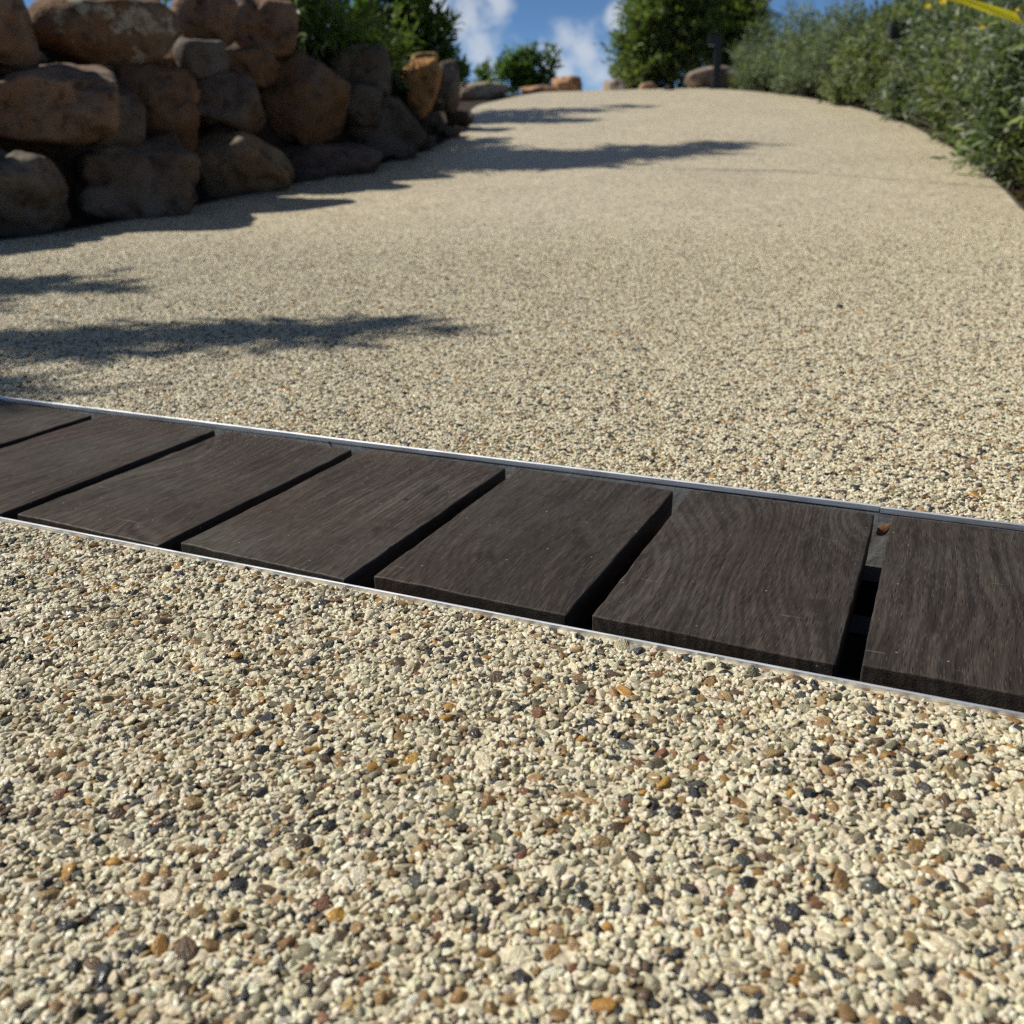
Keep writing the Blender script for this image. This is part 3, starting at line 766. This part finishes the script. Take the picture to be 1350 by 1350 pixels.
def plant(name, base, blobs, leaf, pal, label, cat, seed, twig=0.16, per=9, up=0.55, stemr=0.012, group=None, trunk=None, flowers=(), bark=None, jitter=0.25, part='foliage', shell=0.45):
    """base point, blobs = [(centre, radii, twig count)], leaf = (length, width), pal = list of colours"""
    g = np.random.default_rng(seed); pr = random.Random(seed)
    root = empty(name, base)
    tag(root, label, cat, group)
    B = Vector(base)
    lines = []; P = []; Dv = []; Nv = []; CL = []
    hub = Vector((0, 0, 0))
    if trunk:
        tp = wiggle((0, 0, -0.05), trunk[0], pr, 0.05, 7); lines.append((tp, trunk[1], trunk[1] * 0.6)); hub = Vector(trunk[0])
    for (c, r, cnt) in blobs:
        c = np.array(c, float) - np.array(base); r = np.array(r, float) * np.ones(3)
        lines.append((wiggle(hub, c, pr, 0.07), stemr, stemr * 0.5))
        for _ in range(max(2, cnt // 40)):
            u = g.normal(size=3); u /= np.linalg.norm(u)
            lines.append((wiggle(c, c + u * r * 0.8, pr, 0.08, 4), stemr * 0.5, stemr * 0.2))
        u = g.normal(size=(cnt, 3)); u /= np.linalg.norm(u, axis=1, keepdims=True)
        rad = g.uniform(0, 1, (cnt, 1)) ** shell * (1 + g.normal(0, 0.10, (cnt, 1)))
        O = c + u * r * rad
        d = u * np.array([1, 1, 0.6]) * 0.8 + np.array([0, 0, up]) + g.normal(0, 0.38, (cnt, 3)); d /= np.linalg.norm(d, axis=1, keepdims=True)
        tl = twig * g.uniform(0.6, 1.3, (cnt, 1))
        for q in range(0, cnt, 3):
            lines.append(([O[q] - d[q] * tl[q] * 0.5, O[q], O[q] + d[q] * tl[q] * 0.9], stemr * 0.16, stemr * 0.07))
        shade = g.uniform(0, 1, cnt)
        for k in range(per):
            t = (k + g.uniform(0, 1, (cnt, 1))) / per
            P.append(O + d * tl * t)
            lat = g.normal(0, 1, (cnt, 3)); lat -= (lat * d).sum(1, keepdims=True) * d; lat /= np.linalg.norm(lat, axis=1, keepdims=True)
            Dv.append(d * (0.45 + 0.5 * t) + lat * 0.8)
            Nv.append(np.array([0, 0, 1.0]) + g.normal(0, 0.45, (cnt, 3)))
            pi = np.array(pal)[np.clip((shade * len(pal) + g.normal(0, 0.6, cnt)).astype(int), 0, len(pal) - 1)]
            CL.append(pi * g.uniform(1 - jitter, 1 + jitter, (cnt, 1)))
    P, Dv, Nv, CL = map(np.concatenate, (P, Dv, Nv, CL))
    n = len(P)
    leaf_mesh(part, P, Dv, Nv, leaf[0] * g.uniform(0.6, 1.25, n), leaf[1] * g.uniform(0.7, 1.25, n), CL, root)
    st = tubes('trunk' if trunk else 'stems', lines, bark or M_stem, root)
    if not trunk: st['kind'] = 'stuff'
    for (fx, fy, fz, fr) in flowers:
        b = bmesh.new(); cpos = Vector((fx, fy, fz)) - B
        for q in range(11):
            a = q * 2 * math.pi / 11
            tip = cpos + Vector((math.cos(a) * fr, math.sin(a) * fr * 0.5 - fr * 0.25, math.sin(a) * fr * 0.8 + 0.3 * fr))
            sdv = Vector((-math.sin(a), math.cos(a) * 0.5, math.cos(a) * 0.8)) * fr * 0.24
            mid = cpos.lerp(tip, 0.6)
            vv = [b.verts.new(x) for x in (cpos, mid + sdv, tip, mid - sdv)]
            b.faces.new(vv)
        r_ = bmesh.ops.create_icosphere(b, subdivisions=2, radius=fr * 0.3)
        for v in r_['verts']: v.co += cpos + Vector((0, -fr * 0.1, 0))
        bm_obj('flower', b, M_petal, root)
    return root

SIL = [(0.068, 0.098, 0.059), (0.105, 0.137, 0.093), (0.148, 0.180, 0.131), (0.205, 0.234, 0.182), (0.268, 0.291, 0.234), (0.097, 0.128, 0.057)]
SIL2 = [(0.071, 0.103, 0.050), (0.108, 0.142, 0.078), (0.148, 0.177, 0.107), (0.125, 0.148, 0.063), (0.199, 0.217, 0.154), (0.251, 0.268, 0.199)]
DARK = [(0.075, 0.112, 0.036), (0.108, 0.152, 0.046), (0.14, 0.186, 0.054), (0.175, 0.212, 0.065)]
BRI = [(0.075, 0.135, 0.024), (0.11, 0.18, 0.032), (0.14, 0.21, 0.04), (0.065, 0.105, 0.025)]
YEL = [(0.12, 0.15, 0.035), (0.16, 0.17, 0.04), (0.09, 0.12, 0.03)]

# hedge of grey-green shrubs along the right edge
HEDGE = [  # (y along the path, offset from the edge, height, half width, palette, label, flowers)
    (2.55, 0.42, 0.66, 0.34, SIL, 'silvery shrub nearest the camera, mostly past the right edge', ()),
    (3.15, 0.40, 0.70, 0.36, SIL, 'tall silver-green hedge shrub under the yellow tape', ()),
    (3.80, 0.42, 0.72, 0.38, SIL, 'silver-green hedge shrub with yellow daisy flowers on its top', ((1.80, 3.70, 0.62, 0.020),)),
    (4.50, 0.40, 0.66, 0.38, SIL2, 'hedge shrub on the camera side of the half-hidden bollard', ((1.985, 4.38, 0.62, 0.022),)),
    (5.25, 0.42, 0.61, 0.38, SIL, 'hedge shrub a step before the half-hidden bollard, two yellow flowers on top', ((2.10, 5.08, 0.80, 0.024), (2.10, 5.25, 0.80, 0.020))),
    (6.25, 0.38, 0.57, 0.38, SIL2, 'hedge shrub just beyond the half-hidden bollard', ()),
    (6.95, 0.32, 0.52, 0.42, SIL2, 'low olive-green hedge shrub at the widest bend of the path', ()),
    (7.85, 0.34, 0.52, 0.42, SIL, 'feathery grey hedge shrub second from the far end of the hedge', ()),
    (8.75, 0.40, 0.50, 0.40, SIL, 'farthest feathery grey hedge shrub, beside the bollard at the crest', ()),
    (4.1, 1.15, 0.78, 0.45, SIL2, 'shrub of the second row, behind the flowering shrub', ()),
    (5.6, 1.15, 0.68, 0.48, SIL2, 'shrub of the second row, behind the half-hidden bollard', ()),
    (7.3, 1.1, 0.60, 0.48, SIL2, 'far shrub of the second row, behind the bend', ()),
    (1.95, 0.50, 0.60, 0.32, SIL, 'small silvery shrub outside the right edge, before the nearest shrub', ()),
    (2.9, 1.15, 0.80, 0.45, SIL2, 'near shrub of the second row, behind the tape', ()),
    (9.55, 0.62, 0.46, 0.36, SIL, 'small grey shrub past the end of the hedge, right of the bollard at the crest', ()),
    (8.6, 1.2, 0.55, 0.5, SIL, 'farthest shrub of the second row, behind the feathery hedge end', ()),
]
for k, (y, off, hh, hw, pal, lab, fl) in enumerate(HEDGE):
    g = random.Random(100 + k)
    hh *= 1.06 if y < 6 else 1.22
    x = float(Rx(y)) + off - (0.03 if off < 0.6 else 0.2); z = float(zt(y)) - 0.03
    bl = []
    for q in range(11):
        a = g.uniform(0, 2 * math.pi); rr_ = hw * g.uniform(0.1, 0.72); zz = z + hh * g.uniform(0.16, 0.80)
        bl.append(((x + math.cos(a) * rr_, y + math.sin(a) * rr_, zz), (hw * g.uniform(0.34, 0.5), hw * g.uniform(0.34, 0.5), hh * g.uniform(0.16, 0.24)), 62))
    for q in range(7):   # overhang the kerb line
        bl.append(((x - hw * g.uniform(0.45, 0.72), y + hw * g.uniform(-1.0, 1.0), z + hh * g.uniform(0.12, 0.6)), (hw * 0.22, hw * 0.4, hh * 0.2), 60))
    if k == 4: bl += [((2.25, 5.78, z + 0.12), (0.05, 0.05, 0.08), 28), ((2.26, 5.80, z + 0.30), (0.05, 0.05, 0.09), 26), ((2.30, 5.80, z + 0.50), (0.05, 0.05, 0.05), 16)]
    if k in (4, 5): bl = [q for q in bl if not (q[0][0] < 2.42 and 5.55 < q[0][1] < 6.1) or q[2] < 30]
    for q in range(3):
        bl.append(((x + hw * g.uniform(-0.5, 0.5), y + hw * g.uniform(-0.5, 0.5), z + hh * g.uniform(0.92, 1.06)), (0.06, 0.06, 0.08), 12))
    plant('hedge_shrub', (x, y, z), bl, (0.046, 0.0155) if y < 7 else (0.038, 0.009), pal, lab, 'shrub', 300 + k, twig=0.12, per=9, stemr=0.007, group='grey-green shrubs of the hedge', flowers=fl)

# low bright plants at the foot of the hedge
for k, (px, py, n_, s_, lab) in enumerate([(1.97, 4.15, 40, 0.09, 'small bright green weed at the foot of the hedge'), (1.74, 3.03, 55, 0.12, 'yellowish grassy tuft under the hedge near the right edge')]):
    z = float(zt(py)) - 0.03
    plant('ground_plant', (px, py, z), [((px, py, z + s_ * 0.7), (s_, s_, s_ * 0.7), n_)], (0.06, 0.02) if k == 0 else (0.07, 0.006), BRI if k == 0 else YEL, lab, 'plant', 700 + k, twig=0.06, per=6, stemr=0.004)
plant('ground_plant', (2.42, 10.45, 0.62), [((2.42, 10.45, 0.70), (0.16, 0.12, 0.08), 60)], (0.05, 0.014), YEL, 'low yellowish plant between bollard light and hedge end', 'plant', 720, twig=0.07, per=6, stemr=0.004)

# dark trees beyond the crest
def crown(c, r, n, cnt, seed, lo=0.25, hi=0.42):
    g = random.Random(seed); out = []
    for _ in range(n):
        u = Vector((g.gauss(0, 1), g.gauss(0, 1), g.gauss(0, 1))).normalized() * g.uniform(0.3, 0.85)
        k = g.uniform(lo, hi)
        out.append(((c[0] + u.x * r[0], c[1] + u.y * r[1], c[2] + u.z * r[2]), (r[0] * k, r[1] * k, r[2] * k), cnt))
    return out
def tz(y): return float(zt(y)) - 0.03
plant('evergreen_tree', (1.95, 12.2, tz(12.2)), crown((1.86, 12.2, 1.36), (0.56, 0.55, 0.80), 30, 75, 41) + crown((1.62, 12.1, 0.85), (0.26, 0.35, 0.26), 8, 60, 45), (0.075, 0.026), DARK, 'dense dark evergreen tree beyond the crest, left of the bollard', 'tree', 41,
      twig=0.22, per=9, shell=0.28, stemr=0.03, trunk=((0, 0, 0.5), 0.06), bark=M_bark, part='crown')
plant('evergreen_tree', (2.75, 12.9, tz(12.9)), crown((2.75, 12.9, 1.50), (0.55, 0.5, 0.95), 30, 75, 42), (0.075, 0.026), DARK[1:] + [(0.10, 0.13, 0.03)], 'lighter evergreen tree beyond the crest, behind the bollard', 'tree', 42,
      twig=0.22, per=9, shell=0.28, stemr=0.03, trunk=((0, 0, 0.5), 0.06), bark=M_bark, part='crown')
# small wind-swept bush in the gap of sky
bl = [((0.12, 11.5, 0.82), (0.17, 0.16, 0.14), 120), ((0.22, 11.5, 0.95), (0.12, 0.12, 0.12), 70), ((0.05, 11.5, 0.93), (0.08, 0.1, 0.10), 40), ((0.31, 11.5, 1.03), (0.06, 0.06, 0.07), 26), ((0.47, 11.5, 0.90), (0.07, 0.07, 0.10), 34),
      ((0.55, 11.5, 1.01), (0.035, 0.05, 0.07), 14), ((0.40, 11.5, 0.75), (0.1, 0.1, 0.1), 40), ((0.25, 11.5, 0.75), (0.2, 0.16, 0.12), 80)]
plant('windswept_bush', (0.22, 11.5, tz(11.5)), bl, (0.07, 0.022), BRI, 'small wind-swept green bush behind the pale boulder on the crest', 'bush', 51, twig=0.11, per=8, stemr=0.014, bark=M_bark)
plant('sapling', (-0.24, 11.8, tz(11.8)), [((-0.24, 11.8, 0.86), (0.05, 0.05, 0.13), 50), ((-0.24, 11.8, 0.74), (0.08, 0.08, 0.1), 40)], (0.06, 0.02), DARK[2:] + BRI, 'slim upright green sapling left of the wind-swept bush', 'bush', 52, twig=0.08, per=7, stemr=0.01, bark=M_bark)
plant('ground_plant', (-0.52, 10.2, tz(10.2)), [((-0.52, 10.2, 0.68), (0.09, 0.08, 0.07), 50)], (0.05, 0.02), YEL + BRI, 'low yellow-green plant between the wall end and pale boulder', 'plant', 53, twig=0.06, per=6, stemr=0.005)

# shrubs and trees on the bank above the wall
bl = [((-0.68, 6.4, 0.68), (0.22, 0.2, 0.17), 150), ((-0.56, 6.4, 0.90), (0.10, 0.12, 0.17), 90), ((-0.80, 6.4, 0.86), (0.09, 0.12, 0.20), 90), ((-0.44, 6.45, 0.70), (0.08, 0.10, 0.12), 60), ((-0.385, 6.45, 0.82), (0.04, 0.05, 0.08), 22),
      ((-0.66, 6.45, 1.22), (0.20, 0.2, 0.2), 110), ((-1.15, 6.95, 1.55), (0.26, 0.22, 0.22), 150), ((-0.35, 6.5, 0.56), (0.07, 0.1, 0.10), 50), ((-0.95, 7.35, 1.85), (0.16, 0.2, 0.16), 80), ((-0.75, 7.7, 2.1), (0.10, 0.12, 0.12), 40), ((-1.2, 7.3, 1.65), (0.2, 0.2, 0.1), 60), ((-1.0, 6.4, 0.62), (0.18, 0.2, 0.14), 80)]
plant('green_shrub', (-0.7, 6.45, tz(6.45) + 0.02), bl, (0.075, 0.022), BRI, 'tall bright green shrub behind the far end of the boulder wall', 'shrub', 61, twig=0.11, per=9, stemr=0.012, bark=M_bark, up=1.1)
bl = [((-0.98, 4.55, 0.74), (0.16, 0.2, 0.10), 120), ((-0.82, 4.7, 0.72), (0.13, 0.18, 0.09), 100), ((-1.1, 4.4, 0.86), (0.2, 0.22, 0.14), 120), ((-0.74, 5.0, 0.60), (0.12, 0.16, 0.07), 90), ((-0.66, 5.2, 0.55), (0.12, 0.16, 0.07), 80), ((-1.25, 4.5, 0.7), (0.25, 0.2, 0.15), 90),
      ((-0.80, 4.10, 0.715), (0.08, 0.10, 0.07), 60), ((-0.74, 4.30, 0.655), (0.09, 0.10, 0.05), 60), ((-0.66, 4.55, 0.635), (0.09, 0.11, 0.05), 60), ((-0.56, 4.85, 0.62), (0.08, 0.11, 0.045), 50), ((-0.86, 4.35, 0.78), (0.08, 0.1, 0.08), 50)]
plant('trailing_shrub', (-1.1, 4.6, tz(4.6) + 0.4), bl, (0.06, 0.012), DARK[1:] + YEL[:1] + BRI[:2], 'feathery green shrub trailing over the top of the boulder wall', 'shrub', 62, twig=0.14, per=9, stemr=0.010, bark=M_bark, up=0.1)
bl = crown((-1.35, 4.45, 1.50), (0.48, 0.30, 0.38), 16, 80, 71) + [((-1.02, 4.82, 1.95), (0.12, 0.10, 0.12), 45), ((-0.93, 5.0, 2.15), (0.09, 0.08, 0.12), 36), ((-1.0, 4.62, 1.75), (0.14, 0.09, 0.12), 50), ((-0.95, 4.85, 1.72), (0.08, 0.08, 0.1), 26)]
plant('bank_tree', (-1.45, 4.35, tz(4.3) + 0.42), bl, (0.085, 0.022), BRI + DARK, 'tree on the bank above the wall, its trunk above the round pink boulder', 'tree', 71, twig=0.17, per=9, stemr=0.018, trunk=((0.05, -0.1, 0.75), 0.045), bark=M_bark, part='crown')
# tree left of the frame whose branches shade the near path
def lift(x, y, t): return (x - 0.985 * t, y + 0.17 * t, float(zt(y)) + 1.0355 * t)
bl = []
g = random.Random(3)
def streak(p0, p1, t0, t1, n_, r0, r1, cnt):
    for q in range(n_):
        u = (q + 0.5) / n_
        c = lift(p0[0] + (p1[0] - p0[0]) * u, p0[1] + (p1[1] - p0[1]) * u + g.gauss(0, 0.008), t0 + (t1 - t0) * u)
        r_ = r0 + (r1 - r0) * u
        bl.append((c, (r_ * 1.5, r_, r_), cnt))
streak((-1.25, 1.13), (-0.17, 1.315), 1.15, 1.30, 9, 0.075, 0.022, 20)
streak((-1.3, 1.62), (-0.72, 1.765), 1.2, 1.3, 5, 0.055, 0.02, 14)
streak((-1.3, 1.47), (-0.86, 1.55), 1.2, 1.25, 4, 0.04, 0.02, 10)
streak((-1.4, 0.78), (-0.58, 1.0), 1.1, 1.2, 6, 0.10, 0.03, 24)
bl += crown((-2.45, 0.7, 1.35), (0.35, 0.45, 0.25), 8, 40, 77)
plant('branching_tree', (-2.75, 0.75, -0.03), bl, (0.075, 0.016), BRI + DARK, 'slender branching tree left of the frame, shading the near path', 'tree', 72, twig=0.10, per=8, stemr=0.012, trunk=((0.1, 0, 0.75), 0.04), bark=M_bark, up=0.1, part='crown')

# mulch chips in the planting beds
nb = 5200
yb = rng.uniform(1.4, 7.0, nb); side = rng.uniform(0, 1, nb) < 0.72
xb = np.where(side, Rx(yb) + 0.015 + rng.exponential(0.22, nb), Lx(yb) - 0.005 - rng.exponential(0.05, nb))
zb = zt(yb) - 0.024 + np.where(side, 0, np.clip((Lx(yb) - xb - 0.1), 0, 1) * 0.5)
P = np.column_stack([xb, yb, zb]); Dv = rng.normal(0, 1, (nb, 3)) * [1, 1, 0.25]; Nv = np.array([0, 0, 1.0]) + rng.normal(0, 0.4, (nb, 3))
cl = np.array([(0.06, 0.036, 0.022), (0.10, 0.062, 0.04), (0.035, 0.025, 0.018), (0.14, 0.10, 0.07)])[rng.integers(0, 4, nb)]
mulch = leaf_mesh('mulch', P, Dv, Nv, rng.uniform(0.02, 0.05, nb), rng.uniform(0.006, 0.016, nb), cl, None)
mulch['label'] = 'brown bark mulch and leaf litter in the planting beds'

# ------------------------------------------------------------------ bollards, tape, stake, litter
def bollard(x, y, h_, lab):
    z = float(zt(y)) - 0.03
    root = empty('bollard_light', (x, y, z), R(-6)); tag(root, lab, 'bollard', 'black bollard lights along the path')
    b = bmesh.new(); box_bm(b, -0.034, 0.034, -0.034, 0.034, -0.04, h_ - 0.09); bmesh.ops.bevel(b, geom=b.edges[:], offset=0.004, segments=2, affect='EDGES'); bm_obj('post', b, M_black, root)
    b = bmesh.new(); box_bm(b, -0.095, 0.0345, -0.0345, 0.0345, h_ - 0.0895, h_); bmesh.ops.bevel(b, geom=b.edges[:], offset=0.006, segments=2, affect='EDGES'); hd = bm_obj('lamp_head', b, M_black, root)
    b = bmesh.new(); box_bm(b, -0.088, -0.040, -0.026, 0.026, h_ - 0.0935, h_ - 0.0885); bm_obj('lens', b, M_lens, hd)
    b = bmesh.new(); box_bm(b, -0.06, 0.06, -0.06, 0.06, 0.0, 0.036); bmesh.ops.bevel(b, geom=b.edges[:], offset=0.004, segments=2, affect='EDGES'); bm_obj('base_plate', b, M_black, root)
    return root
bollard(2.03, 9.9, 0.50, 'black bollard light standing clear at the crest, before the dark trees')
bollard(2.285, 5.95, 0.535, 'black bollard light half hidden among the hedge shrubs')

t = NT('yellow_caution_tape')
co = t.add('ShaderNodeTexCoord').outputs['UV']
n_ = t.noise(co, 9.0, 2).outputs['Fac']
sx = t.add('ShaderNodeSeparateXYZ', {'Vector': co})
d_ = t.add('ShaderNodeBsdfPrincipled', {'Base Color': t.mix(t.ramp(n_, [(0.35, 0.0), (0.6, 1.0)]), (0.92, 0.80, 0.015), (0.97, 0.90, 0.03)), 'Roughness': 0.3})
tr_ = t.add('ShaderNodeBsdfTranslucent', {'Color': (0.98, 0.9, 0.03, 1)})
mx_ = t.add('ShaderNodeMixShader', {0: 0.5, 1: d_.outputs[0], 2: tr_.outputs[0]})
t.l.new(mx_.outputs[0], t.out.inputs['Surface'])
M_tape = t.m
A = Vector((-1.38, 4.28, 1.42)); P1 = Vector((0.16, 3.87, 1.03)); P2 = Vector((1.291, 3.0, 0.580)); P3 = Vector((1.435, 2.9, 0.514)); B_ = Vector((1.86, 2.60, 0.33))
ctrl = [A, P1, P2, P3, B_]
ds = np.cumsum([0] + [(ctrl[i + 1] - ctrl[i]).length for i in range(4)])
V, F, UV = [], [], []
nT = 160
for q in range(nT + 1):
    s = ds[-1] * q / nT
    p = Vector([float(np.interp(s, ds, [c[i] for c in ctrl])) for i in range(3)])
    tang = (B_ - A).normalized()
    ang = 0.9 + 0.5 * math.sin(s * 5.0)
    sidev = (Vector((0, 0, 1)) - tang * tang.z).normalized(); oth = tang.cross(sidev)
    wv = sidev * math.cos(ang) + oth * math.sin(ang)
    for j, u in enumerate((-0.5, -0.2, 0.12, 0.5)):
        V.append(p + wv * u * 0.024 + tang.cross(wv) * (0.004 * math.sin(j * 2.2 + s * 9)))
for q in range(nT):
    for j in range(3): F.append((q * 4 + j, q * 4 + j + 1, q * 4 + j + 5, q * 4 + j + 4))
tape = mesh_obj('caution_tape', V, F, M_tape, smooth=True)
uvl = tape.data.uv_layers.new(name='UVMap')
for lp in tape.data.loops: uvl.data[lp.index].uv = (lp.vertex_index // 4 / 12.0, (lp.vertex_index % 4) / 3.0)
tag(tape, 'twisted bright yellow caution tape strung above the hedge at upper right', 'tape')
z0 = float(zt(2.6))
b = bmesh.new(); box_bm(b, -0.016, 0.016, -0.016, 0.016, -0.1, 0.46); bmesh.ops.bevel(b, geom=b.edges[:], offset=0.003, segments=2, affect='EDGES')
for v in b.verts:
    if v.co.z < -0.08: v.co.x *= 0.3; v.co.y *= 0.3
stake = bm_obj('stake', b, M_stake); stake.location = (1.865, 2.60, z0 - 0.03); stake.rotation_euler = (0.03, 0.04, 0.3)
tag(stake, 'short timber stake in the hedge bed holding the end of the yellow tape', 'stake')
lf2 = leaf_blade('fallen_leaf', 0.016, 0.008, 0.3, M_deadleaf); lf2.location = (-0.33, 1.93, float(zt(1.93)) + 0.004); lf2.rotation_euler = (0.1, 0.1, 0.7)
tag(lf2, 'tiny dry leaf lying on the sunlit gravel mid-path', 'leaf')
